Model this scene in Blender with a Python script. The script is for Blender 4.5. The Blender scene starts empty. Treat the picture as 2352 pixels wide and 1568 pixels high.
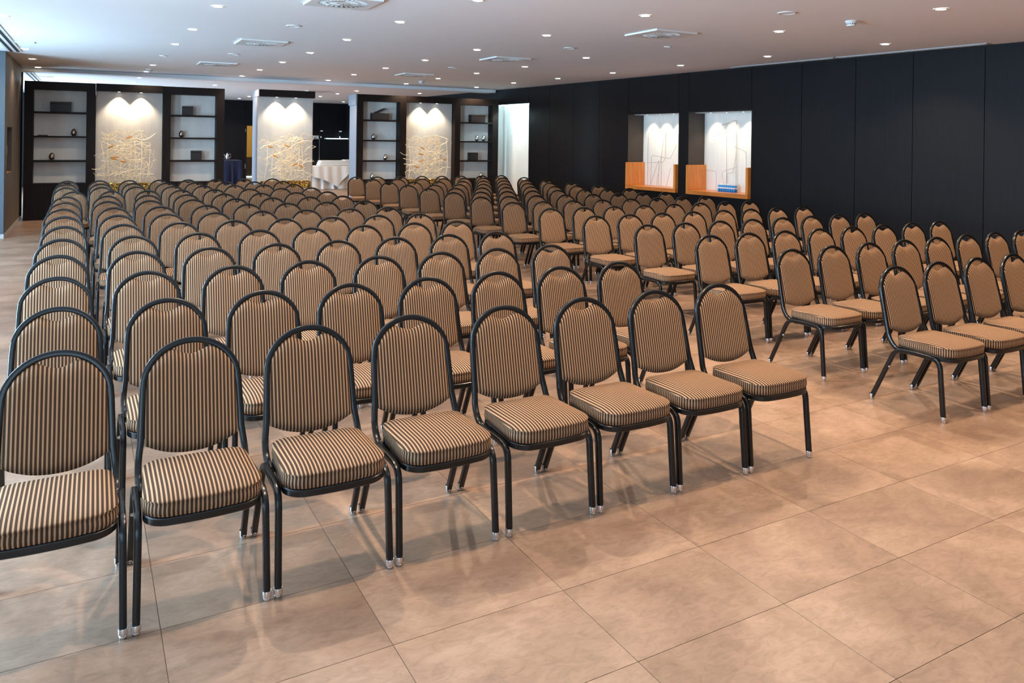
import bpy, bmesh, math, random
from mathutils import Vector, Matrix, noise

S = bpy.context.scene
COL = S.collection
PI = math.pi
rnd = random.Random(11)

# ------------------------------------------------------------------ camera
# room frame: X along the chair rows, Y towards the back of the hall, Z up
cam_d = bpy.data.cameras.new('camera')
cam = bpy.data.objects.new('camera', cam_d); COL.objects.link(cam)
cam_d.sensor_width = 36.0
cam_d.lens = 1770.0/2352.0*36.0
cam_d.shift_y = -(784.0-323.7)/2352.0
cam_d.clip_end = 200
cam.matrix_world = (Matrix.Translation((0, 0, 1.6667)) @ Matrix.Rotation(math.radians(-28.5), 4, 'Z')
                    @ Matrix.Rotation(PI/2, 4, 'X') @ Matrix.Rotation(0.01312, 4, 'Z'))
S.camera = cam

# ------------------------------------------------------------------ light and exposure
S.view_settings.view_transform = 'Standard'
S.view_settings.look = 'None'
S.view_settings.gamma = 1.0
S.view_settings.use_curve_mapping = False
S.view_settings.exposure = 0.0
try:
    S.cycles.use_denoising = True
    S.cycles.max_bounces = 8
    S.cycles.diffuse_bounces = 5
    S.cycles.sample_clamp_indirect = 6.0
    S.cycles.caustics_reflective = False
    S.cycles.caustics_refractive = False
except Exception:
    pass
W = bpy.data.worlds.new('daylight_sky'); S.world = W
W.use_nodes = True
bg = W.node_tree.nodes['Background']
bg.inputs[0].default_value = (0.62, 0.80, 1.0, 1)
bg.inputs[1].default_value = 1.6

def area(name, loc, size, size_y, energy, color, direction):
    l = bpy.data.lights.new(name, 'AREA'); l.shape = 'RECTANGLE'
    l.size = size; l.size_y = size_y; l.energy = energy; l.color = color
    o = bpy.data.objects.new(name, l); COL.objects.link(o)
    o.location = loc
    o.rotation_euler = Vector(direction).to_track_quat('-Z', 'Z').to_euler()
    return o
# daylight entering through the window wall on the left, outside the panes
DAY = (0.52, 0.77, 1.0)
area('daylight', (-3.75, 4.3, 1.62), 2.2, 2.7, 1550, DAY, (1, 0, .16))
area('daylight.001', (-3.75, 11.9, 1.62), 4.8, 2.7, 1120, DAY, (1, 0, .03))
area('daylight.002', (-3.75, 23.4, 1.62), 9.6, 2.7, 5200, DAY, (1, 0, 0))
area('daylight.003', (-1.6, -3.75, 1.5), 3.2, 2.6, 150, DAY, (0, 1, 0))
SPOT_W = 158.0
SPOT_C = (1.0, 0.76, 0.53)

# ------------------------------------------------------------------ materials
def mat(name, color=(.5, .5, .5), rough=.6, metal=0.0, emit=None, estr=0.0, spec=.5, coat=0.0):
    m = bpy.data.materials.new(name); m.use_nodes = True
    b = m.node_tree.nodes['Principled BSDF']
    b.inputs['Base Color'].default_value = (*color, 1)
    b.inputs['Roughness'].default_value = rough
    b.inputs['Metallic'].default_value = metal
    b.inputs['Specular IOR Level'].default_value = spec
    b.inputs['Coat Weight'].default_value = coat
    if emit:
        b.inputs['Emission Color'].default_value = (*emit, 1)
        b.inputs['Emission Strength'].default_value = estr
    return m

def N(m, t, **kw):
    n = m.node_tree.nodes.new(t)
    for k, v in kw.items(): setattr(n, k, v)
    return n
def LK(m, a, b): m.node_tree.links.new(a, b)
def BS(m): return m.node_tree.nodes['Principled BSDF']

def ramp(m, fac, stops, interp='LINEAR'):
    r = N(m, 'ShaderNodeValToRGB'); r.color_ramp.interpolation = interp
    e = r.color_ramp.elements
    while len(e) < len(stops): e.new(.5)
    for i, (p, c) in enumerate(stops):
        e[i].position = p; e[i].color = (*c, 1)
    LK(m, fac, r.inputs[0]); return r

def noisy(m, c1, c2, scale=(4, 4, 4), detail=4, coord='Object', bump=0.0, rough=None):
    tc = N(m, 'ShaderNodeTexCoord'); mp = N(m, 'ShaderNodeMapping')
    mp.inputs['Scale'].default_value = scale
    LK(m, tc.outputs[coord], mp.inputs[0])
    nz = N(m, 'ShaderNodeTexNoise'); nz.inputs['Scale'].default_value = 1.0; nz.inputs['Detail'].default_value = detail
    LK(m, mp.outputs[0], nz.inputs['Vector'])
    r = ramp(m, nz.outputs[0], [(.3, c1), (.7, c2)])
    LK(m, r.outputs[0], BS(m).inputs['Base Color'])
    if bump:
        b = N(m, 'ShaderNodeBump'); b.inputs['Strength'].default_value = bump; b.inputs['Distance'].default_value = .002
        LK(m, nz.outputs[0], b.inputs['Height']); LK(m, b.outputs[0], BS(m).inputs['Normal'])
    return m

# striped upholstery: UV.x is the distance across the cloth in metres
def make_stripe():
    m = mat('striped_upholstery', rough=.95, spec=.06)
    uv = N(m, 'ShaderNodeUVMap'); sx = N(m, 'ShaderNodeSeparateXYZ'); LK(m, uv.outputs[0], sx.inputs[0])
    d = N(m, 'ShaderNodeMath', operation='DIVIDE'); d.inputs[1].default_value = .0140; LK(m, sx.outputs[0], d.inputs[0])
    f = N(m, 'ShaderNodeMath', operation='FRACT'); LK(m, d.outputs[0], f.inputs[0])
    r = ramp(m, f.outputs[0], [(0.0, (.064, .037, .024)), (.53, (.064, .037, .024)), (.59, (.435, .265, .158)), (.94, (.435, .265, .158)), (1.0, (.064, .037, .024))])
    wv = N(m, 'ShaderNodeTexNoise'); wv.inputs['Scale'].default_value = 900; wv.inputs['Detail'].default_value = 1
    LK(m, uv.outputs[0], wv.inputs['Vector'])
    mx = N(m, 'ShaderNodeMix', data_type='RGBA', blend_type='MULTIPLY'); mx.inputs[0].default_value = .35
    LK(m, r.outputs[0], mx.inputs[6]); LK(m, wv.outputs[0], mx.inputs[7])
    g = N(m, 'ShaderNodeMix', data_type='RGBA', blend_type='MIX')
    LK(m, mx.outputs[2], BS(m).inputs['Base Color'])
    m.node_tree.nodes.remove(g)
    b = N(m, 'ShaderNodeBump'); b.inputs['Strength'].default_value = .12; b.inputs['Distance'].default_value = .001
    LK(m, wv.outputs[0], b.inputs['Height']); LK(m, b.outputs[0], BS(m).inputs['Normal'])
    return m
M = {}
M['stripe'] = make_stripe()
M['black'] = mat('black_painted_metal', (.004, .004, .0045), .27, spec=.40)
M['chrome'] = mat('chrome', (.75, .75, .76), .18, 1.0)
M['bolt'] = mat('steel_bolt', (.72, .71, .69), .3, 1.0)
M['ceiling'] = noisy(mat('ceiling_plaster', rough=.9), (.85, .86, .88), (.88, .89, .91), (.6, .6, .6), 3)
M['white_fabric'] = noisy(mat('pale_wall_fabric', rough=.95), (.52, .50, .48), (.58, .56, .535), (9, 9, 2), 4)
M['shelf_back'] = noisy(mat('pale_shelf_fabric', rough=.95), (.78, .75, .71), (.84, .81, .77), (9, 9, 2), 4)
M['niche_white'] = noisy(mat('niche_white_fabric', rough=.95), (.80, .77, .71), (.86, .84, .79), (30, 30, 3), 3)
M['wenge'] = noisy(mat('wenge_wood', rough=.55, spec=.2), (.007, .0045, .004), (.016, .0095, .008), (60, 60, 3), 4)
M['grey_side'] = mat('grey_painted_board', (.22, .24, .29), .7)
M['dark_panel'] = noisy(mat('dark_stained_wall_panel', rough=.5, spec=.16), (.0035, .0034, .0046), (.0068, .0062, .0078), (40, 40, 1.5), 5)
M['dark_gloss'] = mat('dark_gloss_glass', (.006, .007, .009), .08, spec=.6)
M['joint'] = mat('dark_joint', (.003, .003, .003), .8)
M['pier'] = noisy(mat('taupe_wall_panel', rough=.55), (.10, .078, .062), (.13, .10, .08), (5, 5, 1), 3)
M['frame_white'] = mat('white_lacquer', (.75, .75, .74), .4)
M['trim_grey'] = mat('grey_metal_trim', (.42, .42, .42), .45, .3)
M['slot_dark'] = mat('dark_slot', (.012, .014, .016), .7)
M['lens'] = mat('lamp_lens', (1, 1, 1), .5, emit=(1.0, .86, .66), estr=60)
M['lens_small'] = mat('small_lamp_lens', (1, 1, 1), .5, emit=(1.0, .88, .70), estr=14)
M['led'] = mat('cold_led_strip', (1, 1, 1), .5, emit=(.62, .96, 1.0), estr=9)
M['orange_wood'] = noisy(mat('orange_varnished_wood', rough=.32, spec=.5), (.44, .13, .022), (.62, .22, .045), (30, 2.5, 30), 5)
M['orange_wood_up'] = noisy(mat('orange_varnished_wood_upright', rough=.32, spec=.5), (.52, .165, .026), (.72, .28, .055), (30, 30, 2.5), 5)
M['lining'] = mat('dark_taupe_lining', (.055, .042, .034), .6)
M['pier_end'] = mat('slate_wall_panel', (.060, .078, .098), .6)
M['gold'] = mat('gold_foil', (.62, .40, .10), .30, .85)
M['trough'] = mat('dark_bronze_metal', (.10, .06, .02), .4, .8)
M['twig'] = noisy(mat('peeled_twig', rough=.7), (.84, .70, .48), (.92, .82, .62), (20, 20, 20), 2)
M['pod'] = mat('amber_pod', (.60, .24, .03), .5)
M['plinth'] = mat('white_plinth_paint', (.72, .68, .64), .7)
M['pewter'] = mat('polished_bronze_metal', (.50, .37, .29), .30, 1.0)
M['leather'] = noisy(mat('dark_embossed_leather', rough=.55), (.012, .009, .009), (.028, .021, .021), (60, 60, 60), 4, bump=.5)
M['linen'] = mat('white_table_linen', (.80, .80, .79), .9)
M['velvet'] = noisy(mat('navy_table_cloth', rough=.95), (.006, .006, .022), (.013, .013, .042), (30, 30, 4), 3)
M['silver'] = mat('polished_silver', (.88, .87, .86), .22, 1.0)
M['yellow_wall'] = mat('ochre_paint', (.42, .26, .06), .8)
M['brown_dado'] = mat('dark_brown_paint', (.03, .016, .01), .7)
M['wire'] = mat('dull_wire', (.30, .27, .22), .5, .6)
M['blue'] = noisy(mat('blue_bottle_plastic', rough=.15), (.01, .12, .50), (.04, .36, .72), (50, 50, 50), 2)
M['label_white'] = mat('bottle_label', (.62, .70, .78), .4)
M['cap_blue'] = mat('bottle_cap', (.75, .85, .92), .35)
M['device'] = mat('grey_plastic', (.50, .53, .54), .5)
M['pink'] = mat('pink_plastic', (.62, .36, .36), .5)
M['glass'] = mat('window_pane', (1, 1, 1), .02)
def pane_mat():
    m = M['glass']; nt = m.node_tree; out = nt.nodes['Material Output']
    t = N(m, 'ShaderNodeBsdfTransparent'); t.inputs[0].default_value = (.93, .96, .97, 1)
    g = N(m, 'ShaderNodeBsdfGlossy'); g.inputs['Roughness'].default_value = .02
    mx = N(m, 'ShaderNodeMixShader'); mx.inputs[0].default_value = .06
    LK(m, t.outputs[0], mx.inputs[1]); LK(m, g.outputs[0], mx.inputs[2]); LK(m, mx.outputs[0], out.inputs[0])
pane_mat()

TA = math.radians(0.533)          # the tiling is turned a hair against the rows
T0 = (0.214, 3.291); TI, TJ = .6652, .44377
def floor_mat():
    m = mat('beige_stone_tile', rough=.36, spec=.45)
    g = N(m, 'ShaderNodeNewGeometry')
    mp = N(m, 'ShaderNodeMapping'); LK(m, g.outputs['Position'], mp.inputs[0])
    # tile index from the position, for a shift of the cloudy figure from tile to tile
    sub = N(m, 'ShaderNodeVectorMath', operation='SUBTRACT'); sub.inputs[1].default_value = (T0[0], T0[1], 0); LK(m, g.outputs['Position'], sub.inputs[0])
    rot = N(m, 'ShaderNodeVectorRotate', rotation_type='Z_AXIS'); rot.inputs['Angle'].default_value = -TA; LK(m, sub.outputs[0], rot.inputs['Vector'])
    dv = N(m, 'ShaderNodeVectorMath', operation='DIVIDE'); dv.inputs[1].default_value = (TI, TJ, 1); LK(m, rot.outputs[0], dv.inputs[0])
    fl = N(m, 'ShaderNodeVectorMath', operation='FLOOR'); LK(m, dv.outputs[0], fl.inputs[0])
    wn = N(m, 'ShaderNodeTexWhiteNoise', noise_dimensions='2D'); LK(m, fl.outputs[0], wn.inputs['Vector'])
    off = N(m, 'ShaderNodeVectorMath', operation='MULTIPLY_ADD'); off.inputs[1].default_value = (7, 7, 7)
    LK(m, wn.outputs['Color'], off.inputs[0]); LK(m, g.outputs['Position'], off.inputs[2])
    n1 = N(m, 'ShaderNodeTexNoise'); n1.inputs['Scale'].default_value = 2.2; n1.inputs['Detail'].default_value = 6; n1.inputs['Roughness'].default_value = .62; n1.inputs['Distortion'].default_value = .6
    LK(m, off.outputs[0], n1.inputs['Vector'])
    n2 = N(m, 'ShaderNodeTexNoise'); n2.inputs['Scale'].default_value = 22; n2.inputs['Detail'].default_value = 9; n2.inputs['Roughness'].default_value = .68; n2.inputs['Distortion'].default_value = 1.2
    mp2 = N(m, 'ShaderNodeMapping'); mp2.inputs['Scale'].default_value = (.6, 1.3, 1); mp2.inputs['Rotation'].default_value = (0, 0, .5)
    LK(m, off.outputs[0], mp2.inputs[0]); LK(m, mp2.outputs[0], n2.inputs['Vector'])
    r1 = ramp(m, n1.outputs[0], [(.30, (.180, .110, .073)), (.50, (.252, .157, .106)), (.70, (.325, .212, .147))])
    r2 = ramp(m, n2.outputs[0], [(.36, (.56, .53, .51)), (.58, (1.05, 1.05, 1.05))])
    mx = N(m, 'ShaderNodeMix', data_type='RGBA', blend_type='MULTIPLY'); mx.inputs[0].default_value = .5
    LK(m, r1.outputs[0], mx.inputs[6]); LK(m, r2.outputs[0], mx.inputs[7])
    hv = N(m, 'ShaderNodeMapRange'); hv.inputs[3].default_value = .95; hv.inputs[4].default_value = 1.05; LK(m, wn.outputs['Value'], hv.inputs[0])
    sc = N(m, 'ShaderNodeVectorMath', operation='SCALE'); LK(m, mx.outputs[2], sc.inputs[0]); LK(m, hv.outputs[0], sc.inputs['Scale'])
    LK(m, sc.outputs[0], BS(m).inputs['Base Color'])
    rr = N(m, 'ShaderNodeMapRange'); rr.inputs[3].default_value = .30; rr.inputs[4].default_value = .46; LK(m, n1.outputs[0], rr.inputs[0]); LK(m, rr.outputs[0], BS(m).inputs['Roughness'])
    return m
M['tile'] = floor_mat()
M['grout'] = mat('brown_grout', (.17, .112, .078), .85)

# ------------------------------------------------------------------ mesh helpers
def box(bm, x0, x1, y0, y1, z0, z1, mi=0):
    v = [bm.verts.new(p) for p in ((x0,y0,z0),(x1,y0,z0),(x1,y1,z0),(x0,y1,z0),(x0,y0,z1),(x1,y0,z1),(x1,y1,z1),(x0,y1,z1))]
    for f in ((3,2,1,0),(4,5,6,7),(0,1,5,4),(1,2,6,5),(2,3,7,6),(3,0,4,7)):
        bm.faces.new([v[i] for i in f]).material_index = mi
    return v

def lathe(bm, prof, cx=0, cy=0, z0=0, n=16, mi=0, cap=True):
    rings = []
    for r, z in prof:
        if r < 1e-6: rings.append([bm.verts.new((cx, cy, z0+z))])
        else: rings.append([bm.verts.new((cx+r*math.cos(2*PI*i/n), cy+r*math.sin(2*PI*i/n), z0+z)) for i in range(n)])
    for a, b in zip(rings, rings[1:]):
        for i in range(n):
            j = (i+1) % n
            if len(a) == 1 and len(b) == 1: continue
            if len(a) == 1: f = bm.faces.new((a[0], b[j], b[i]))
            elif len(b) == 1: f = bm.faces.new((a[i], a[j], b[0]))
            else: f = bm.faces.new((a[i], a[j], b[j], b[i]))
            f.material_index = mi
    if cap:
        if len(rings[0]) > 1: bm.faces.new(list(reversed(rings[0]))).material_index = mi
        if len(rings[-1]) > 1: bm.faces.new(rings[-1]).material_index = mi

def rrect(w, h, r, k=2):
    pts = []
    for cx, cy, a0 in ((w/2-r, h/2-r, 0), (-w/2+r, h/2-r, PI/2), (-w/2+r, -h/2+r, PI), (w/2-r, -h/2+r, 1.5*PI)):
        for i in range(k+1):
            a = a0 + PI/2*i/k
            pts.append((cx+r*math.cos(a), cy+r*math.sin(a)))
    return pts

def sweep(bm, path, prof, ref, mi=0, closed=False):
    P = [Vector(p) for p in path]; n = len(P); ref = Vector(ref); rings = []
    for i in range(n):
        t = (P[min(i+1, n-1)]-P[max(i-1, 0)]).normalized()
        a = (ref - t*ref.dot(t))
        if a.length < 1e-4: a = Vector((0, 0, 1)) - t*t.z
        a.normalize(); b = t.cross(a)
        rings.append([bm.verts.new(P[i] + a*x + b*y) for x, y in prof])
    m = len(prof)
    for r0, r1 in zip(rings, rings[1:]):
        for i in range(m):
            j = (i+1) % m
            bm.faces.new((r0[i], r0[j], r1[j], r1[i])).material_index = mi
    bm.faces.new(list(reversed(rings[0]))).material_index = mi
    bm.faces.new(rings[-1]).material_index = mi

def fillet(pts, rad, k=5):
    P = [Vector(p) for p in pts]; out = [P[0]]
    for i in range(1, len(P)-1):
        a = (P[i-1]-P[i]); b = (P[i+1]-P[i]); r = rad if not isinstance(rad, (list, tuple)) else rad[i-1]
        d = min(r, a.length*.49, b.length*.49)
        p0 = P[i]+a.normalized()*d; p2 = P[i]+b.normalized()*d
        for j in range(k+1):
            t = j/k; out.append(p0*(1-t)**2 + P[i]*2*t*(1-t) + p2*t*t)
    out.append(P[-1]); return out

def finish(bm, name, mats, smooth=None):
    bmesh.ops.recalc_face_normals(bm, faces=bm.faces)
    me = bpy.data.meshes.new(name); bm.to_mesh(me); bm.free()
    for m in (mats if isinstance(mats, (list, tuple)) else [mats]): me.materials.append(m)
    if smooth is not None:
        me.polygons.foreach_set('use_smooth', [True]*len(me.polygons))
        me.set_sharp_from_angle(angle=math.radians(smooth))
    return me

def obj(name, me, parent=None, loc=(0, 0, 0), rz=0.0):
    o = bpy.data.objects.new(name, me); COL.objects.link(o)
    o.location = loc; o.rotation_euler = (0, 0, rz)
    if parent: o.parent = parent
    return o
def empty(name, loc=(0, 0, 0), rz=0.0):
    o = bpy.data.objects.new(name, None); COL.objects.link(o); o.empty_display_size = .1
    o.location = loc; o.rotation_euler = (0, 0, rz); return o
def tag(o, label, cat, group=None):
    o['label'] = label; o['category'] = cat
    if group: o['group'] = group
    return o
def structure(o):
    o['kind'] = 'structure'; return o
def boxes(name, mats, lst, parent=None, loc=(0, 0, 0), rz=0.0, bevel=0.0):
    bm = bmesh.new()
    for b in lst: box(bm, *b)
    if bevel: bmesh.ops.bevel(bm, geom=bm.edges[:], offset=bevel, segments=1, affect='EDGES')
    return obj(name, finish(bm, name, mats), parent, loc, rz)
ORD = ['first', 'second', 'third', 'fourth', 'fifth', 'sixth', 'seventh', 'eighth', 'ninth', 'tenth', 'eleventh', 'twelfth', 'thirteenth', 'fourteenth']

# ------------------------------------------------------------------ floor
H = 3.0                                                    # ceiling height
fb = structure(boxes('floor', M['grout'], [(-3.7, 12.4, -3.6, 35.0, -.12, -.003)]))
ct, st = math.cos(TA), math.sin(TA)
def tile_center(i, j):
    a, b = (i+.5)*TI, (j+.5)*TJ
    return T0[0]+a*ct-b*st, T0[1]+a*st+b*ct
bm = bmesh.new(); g_ = .0011
box(bm, -TI/2+g_, TI/2-g_, -TJ/2+g_, TJ/2-g_, -.004, 0)
tile_me = finish(bm, 'tile', M['tile'])
cells = []
for i in range(-7, 19):
    for j in range(-17, 72):
        x, y = tile_center(i, j)
        if not (-3.35 < x < 10.5-.0752*y+.4 and -3.3 < y < 34.6): continue
        # distance along the camera's view and whether it lies in the view
        f = x*math.sin(math.radians(28.5))+y*math.cos(math.radians(28.5)); r = x*math.cos(math.radians(28.5))-y*math.sin(math.radians(28.5))
        seen = f > 1.9 and abs(r) < f*.665+.5
        cells.append((0 if seen else 1, math.hypot(x, y), i, j, x, y))
cells.sort()
for c in cells[:290]:
    obj('tile', tile_me, fb, (c[4], c[5], 0), TA)
bm = bmesh.new()
for c in cells[290:]:
    vs = box(bm, -TI/2+g_, TI/2-g_, -TJ/2+g_, TJ/2-g_, -.004, 0)
    mt = Matrix.Translation((c[4], c[5], 0)) @ Matrix.Rotation(TA, 4, 'Z')
    for v in vs: v.co = mt @ v.co
o = obj('tile_field', finish(bm, 'tile_field', M['tile']), fb); o['kind'] = 'stuff'

# ------------------------------------------------------------------ ceiling
ce = structure(boxes('ceiling', M['ceiling'], [(-3.7, 12.4, -3.6, 35.0, H, H+.15)]))
structure(boxes('trim_1', M['ceiling'], [(-2.0, 9.30, 18.06, 18.46, H-.07, H+.01)]))     # flat beam across the ceiling

# ------------------------------------------------------------------ right wall of dark panels (slightly skew to the rows)
WA = math.atan(-.0752)                                     # wall direction: u = 10.6507 - .0752 n
wr = empty('wall_right', (10.6507, 0, 0), -WA)             # local y runs along the wall, local +x goes into the wall
structure(wr)
k_ = 1/math.cos(WA)
def wy(n): return n*k_                                     # wall coordinate of a room depth n
panel_n = [-3.5, -2.5, -1.5, -.55, .4, 1.3, 2.25, 3.15, 4.05, 4.97, 5.895, 6.85, 7.73, 8.67, 9.67, 11.125, 11.392, 12.82, 13.76, 14.69, 15.60, 16.48]
NZ0, NZ1 = .74, 2.245
def wpanel(a, b, z0, z1):
    boxes('panel', M['dark_panel'], [(0, .03, wy(a)+.004, wy(b)-.004, z0, z1)], wr)
for a, b in zip(panel_n, panel_n[1:]):
    if a in (9.67, 11.392):
        wpanel(a, b, .02, NZ0-.006); wpanel(a, b, NZ1, H-.03)
    else: wpanel(a, b, .02, H-.03)
wpanel(16.48, 17.98, 2.60, H-.03)
for a, b in ((17.98, 18.9), (18.9, 20.3), (20.3, 21.7), (21.7, 23.1), (23.1, 24.5), (24.5, 25.9), (25.9, 27.3), (27.3, 29.2)):
    wpanel(a, b, .02, H-.03)
# core of the wall behind the panels, open at the niches
core = [(.03, .2, wy(-3.5), wy(9.67)-.013, 0, H), (.03, .2, wy(11.125)+.013, wy(11.392)-.013, 0, H), (.03, .2, wy(12.82)+.013, wy(16.48)-.013, 0, H), (.03, .2, wy(17.98)+.013, wy(29.2), 0, H),
        (.03, .2, wy(9.67), wy(12.82), 0, NZ0-.035), (.03, .2, wy(9.67), wy(12.82), NZ1+.014, H), (.03, .2, wy(16.48), wy(17.98), 2.615, H)]
boxes('wall_core', M['joint'], core, wr)
ND = .42
for a, b in ((9.67, 11.125), (11.392, 12.82)):
    A, B = wy(a), wy(b)
    boxes('niche_lining', M['lining'], [(.0, ND+.05, B, B+.012, NZ0-.02, NZ1), (.0, ND+.05, A-.012, A, NZ0-.02, NZ1), (.0, ND+.05, A, B, NZ1, NZ1+.012), (0, ND+.05, A, B, NZ0-.032, NZ0-.02)], wr)
    boxes('niche_back', M['niche_white'], [(ND, ND+.05, A, B, NZ0-.02, NZ1)], wr)
    # bright ceiling board of the niche with three little lamps
    boxes('niche_top_board', M['frame_white'], [(.16, ND, A+.004, B-.004, NZ1-.008, NZ1)], wr)
# tall recess lit by a cold lamp strip
A, B = wy(16.48), wy(17.98)
boxes('niche_lining', M['frame_white'], [(.0, .22, B, B+.012, 0, 2.60), (0, .22, A-.012, A, 0, 2.60), (0, .22, A, B, 2.60, 2.612)], wr)
boxes('niche_back', M['niche_white'], [(.20, .24, A, B, 0, 2.60)], wr)
ls = boxes('led_strip', M['led'], [(.04, .07, A+.03, B-.03, 2.575, 2.597)], wr)
l = bpy.data.lights.new('led_glow', 'AREA'); l.shape = 'RECTANGLE'; l.size = 1.4; l.size_y = .05; l.energy = 22; l.color = (.66, .95, 1.0)
lo = bpy.data.objects.new('led_glow', l); COL.objects.link(lo); lo.parent = wr; lo.location = (.07, (A+B)/2, 2.565)
lo.rotation_euler = Vector((.45, 0, -1)).to_track_quat('-Z', 'Y').to_euler(); l.size, l.size_y = .05, 1.4

def wall_world(d, n, z=0):        # room position of a point d into the wall at depth n
    c, s = math.cos(-WA), math.sin(-WA); y = wy(n)
    return Vector((10.6507 + d*c - y*s, d*s + y*c, z))

# orange wooden trays set in the niches: two upright boards and a floor board
def wooden_tray(a, b, label):
    A, B = wy(a), wy(b); t = .055; L = B-A
    p = wall_world(0, a); o = empty('wooden_tray', (p.x, p.y, 0), -WA)
    tag(o, label, 'tray', 'orange wooden trays in the wall niches')
    z0, z1, zf = .722, 1.262, .795
    boxes('bottom_board', M['orange_wood'], [(-.07, ND-.004, .003, L-.003, z0, zf)], o, bevel=.002)
    boxes('side_board', M['orange_wood_up'], [(-.07, ND-.004, .003, t, zf+.001, z1)], o, bevel=.002)
    boxes('side_board', M['orange_wood_up'], [(-.07, ND-.004, L-t, L-.003, zf+.001, z1)], o, bevel=.002)
    return o
wooden_tray(9.67, 11.125, 'orange wooden tray in the wall niche that holds the blue water bottles')
wooden_tray(11.392, 12.82, 'orange wooden tray in the wall niche without bottles, only bent wire')

# bent wire figures
def wires(name, polys, label):
    p0 = wall_world(0, 0); o = empty(name, (p0.x, p0.y, 0), -WA)
    tag(o, label, 'sculpture')
    for k, (d, pts) in enumerate(polys):
        bm = bmesh.new()
        sweep(bm, fillet([(d, wy(n), z) for n, z in pts], .03, 3), [(.0028*math.cos(a*PI/2.5), .0028*math.sin(a*PI/2.5)) for a in range(5)], (1, .13, .07))
        obj('bent_wire', finish(bm, 'bent_wire', M['wire'], 60), o)
wires('wire_sculpture', [(.38, [(12.64, .797), (12.64, 1.872), (12.16, 1.927), (12.12, 1.85), (12.135, 1.35), (12.19, 1.28), (12.67, 1.251)]),
      (.33, [(12.497, .797), (12.467, 1.413), (11.94, 1.355), (11.766, 1.629)]), (.33, [(12.50, .797), (12.264, 1.324), (12.26, .797)]), (.33, [(12.19, .797), (12.191, 1.41)]),
      (.28, [(11.99, .797), (11.88, 1.17)]), (.36, [(12.35, .797), (12.12, 1.90)])], 'thin bent wire figure standing in the bottle-free wall niche')
wires('wire_sculpture', [(.38, [(10.892, 1.953), (10.334, 2.10), (10.319, 2.06), (10.324, 1.454), (10.383, 1.157), (10.436, 1.125), (10.53, 1.134), (10.54, .797)]),
      (.38, [(10.537, .797), (10.555, 2.027), (10.323, 2.041), (10.32, .797)]), (.33, [(10.333, 1.621), (10.059, 1.526), (10.013, .797)]),
      (.33, [(10.559, .797), (10.595, 1.149), (10.486, 1.187), (10.273, 1.246)]), (.23, [(10.997, .797), (11.003, 1.151), (10.969, 1.178), (10.652, 1.156), (10.65, .797)]),
      (.38, [(10.86, 1.80), (10.30, 1.95), (10.30, .797)])], 'thin bent wire figure standing behind the blue water bottles')
# little bottles
def bottle_meshes():
    bm = bmesh.new(); lathe(bm, [(.021, 0), (.023, .004), (.023, .055), (.023, .092), (.014, .116), (.009, .122), (.009, .128)], n=12)
    a = finish(bm, 'body', M['blue'], 40)
    bm = bmesh.new(); lathe(bm, [(.0236, .058), (.0236, .086)], n=12, cap=False); b = finish(bm, 'label_band', M['label_white'], 40)
    bm = bmesh.new(); lathe(bm, [(.0115, .124), (.0115, .140), (.009, .143)], n=10); c = finish(bm, 'cap', M['cap_blue'], 40)
    return a, b, c
bma, bmb, bmc = bottle_meshes()
for r_ in range(2):
    for q in range(8):
        p = wall_world(.215+.052*r_, 10.57-q*.0505)
        o = empty('water_bottle', (p.x, p.y, .7952))
        tag(o, '%s small blue water bottle from left in the %s line of the pack' % (ORD[q], 'front' if r_ == 0 else 'back'), 'bottle', 'blue water bottles in the niche')
        obj('body', bma, o); obj('label_band', bmb, o); obj('cap', bmc, o)

# ------------------------------------------------------------------ window wall on the left, front wall, back wall
structure(boxes('wall_left', M['frame_white'], [(-3.7, -3.5, -3.6, 3.15, 0, H), (-3.7, -3.5, 5.45, 9.4, 0, H), (-3.7, -3.5, 14.4, 18.4, 0, H), (-3.7, -3.5, 28.4, 35, 0, H)] + [(-3.7, -3.5, a, b, z0, z1) for a, b in ((3.15, 5.45), (9.4, 14.4), (18.4, 28.4)) for z0, z1 in ((0, .12), (2.94, H))]))
wi = 0
for a, b in ((3.15, 5.45), (9.4, 14.4), (18.4, 28.4)):
    nw = 2 if a < 18 else 4
    for q in range(nw):
        y0 = a+(b-a)*q/nw; y1 = a+(b-a)*(q+1)/nw; wi += 1
        w = empty('window_%d' % wi, (-3.6, y0, .12)); structure(w)
        L, Z = y1-y0, 2.82
        boxes('window_frame', M['trim_grey'], [(-.04, .04, 0, .05, 0, Z), (-.04, .04, L-.05, L, 0, Z), (-.04, .04, .05, L-.05, 0, .05), (-.04, .04, .05, L-.05, Z-.05, Z)], w)
        boxes('window_pane', M['glass'], [(-.004, .004, .05, L-.05, .05, Z-.05)], w)
structure(boxes('wall_front', M['plinth'], [(.1, 12.4, -3.8, -3.6, 0, H), (-3.7, -3.3, -3.8, -3.6, 0, H), (-3.3, .1, -3.8, -3.6, 2.85, H), (-3.3, .1, -3.8, -3.6, 0, .12)]))
w = empty('window_%d' % (wi+1), (-3.3, -3.7, .12)); structure(w)
boxes('window_frame', M['trim_grey'], [(0, .05, -.04, .04, 0, 2.73), (3.35, 3.4, -.04, .04, 0, 2.73), (1.67, 1.72, -.04, .04, 0, 2.73), (.05, 1.67, -.04, .04, 0, .05), (1.72, 3.35, -.04, .04, 0, .05), (.05, 1.67, -.04, .04, 2.68, 2.73), (1.72, 3.35, -.04, .04, 2.68, 2.73)], w)
boxes('window_pane', M['glass'], [(.05, 1.67, -.004, .004, .05, 2.68), (1.72, 3.35, -.004, .004, .05, 2.68)], w)

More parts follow.
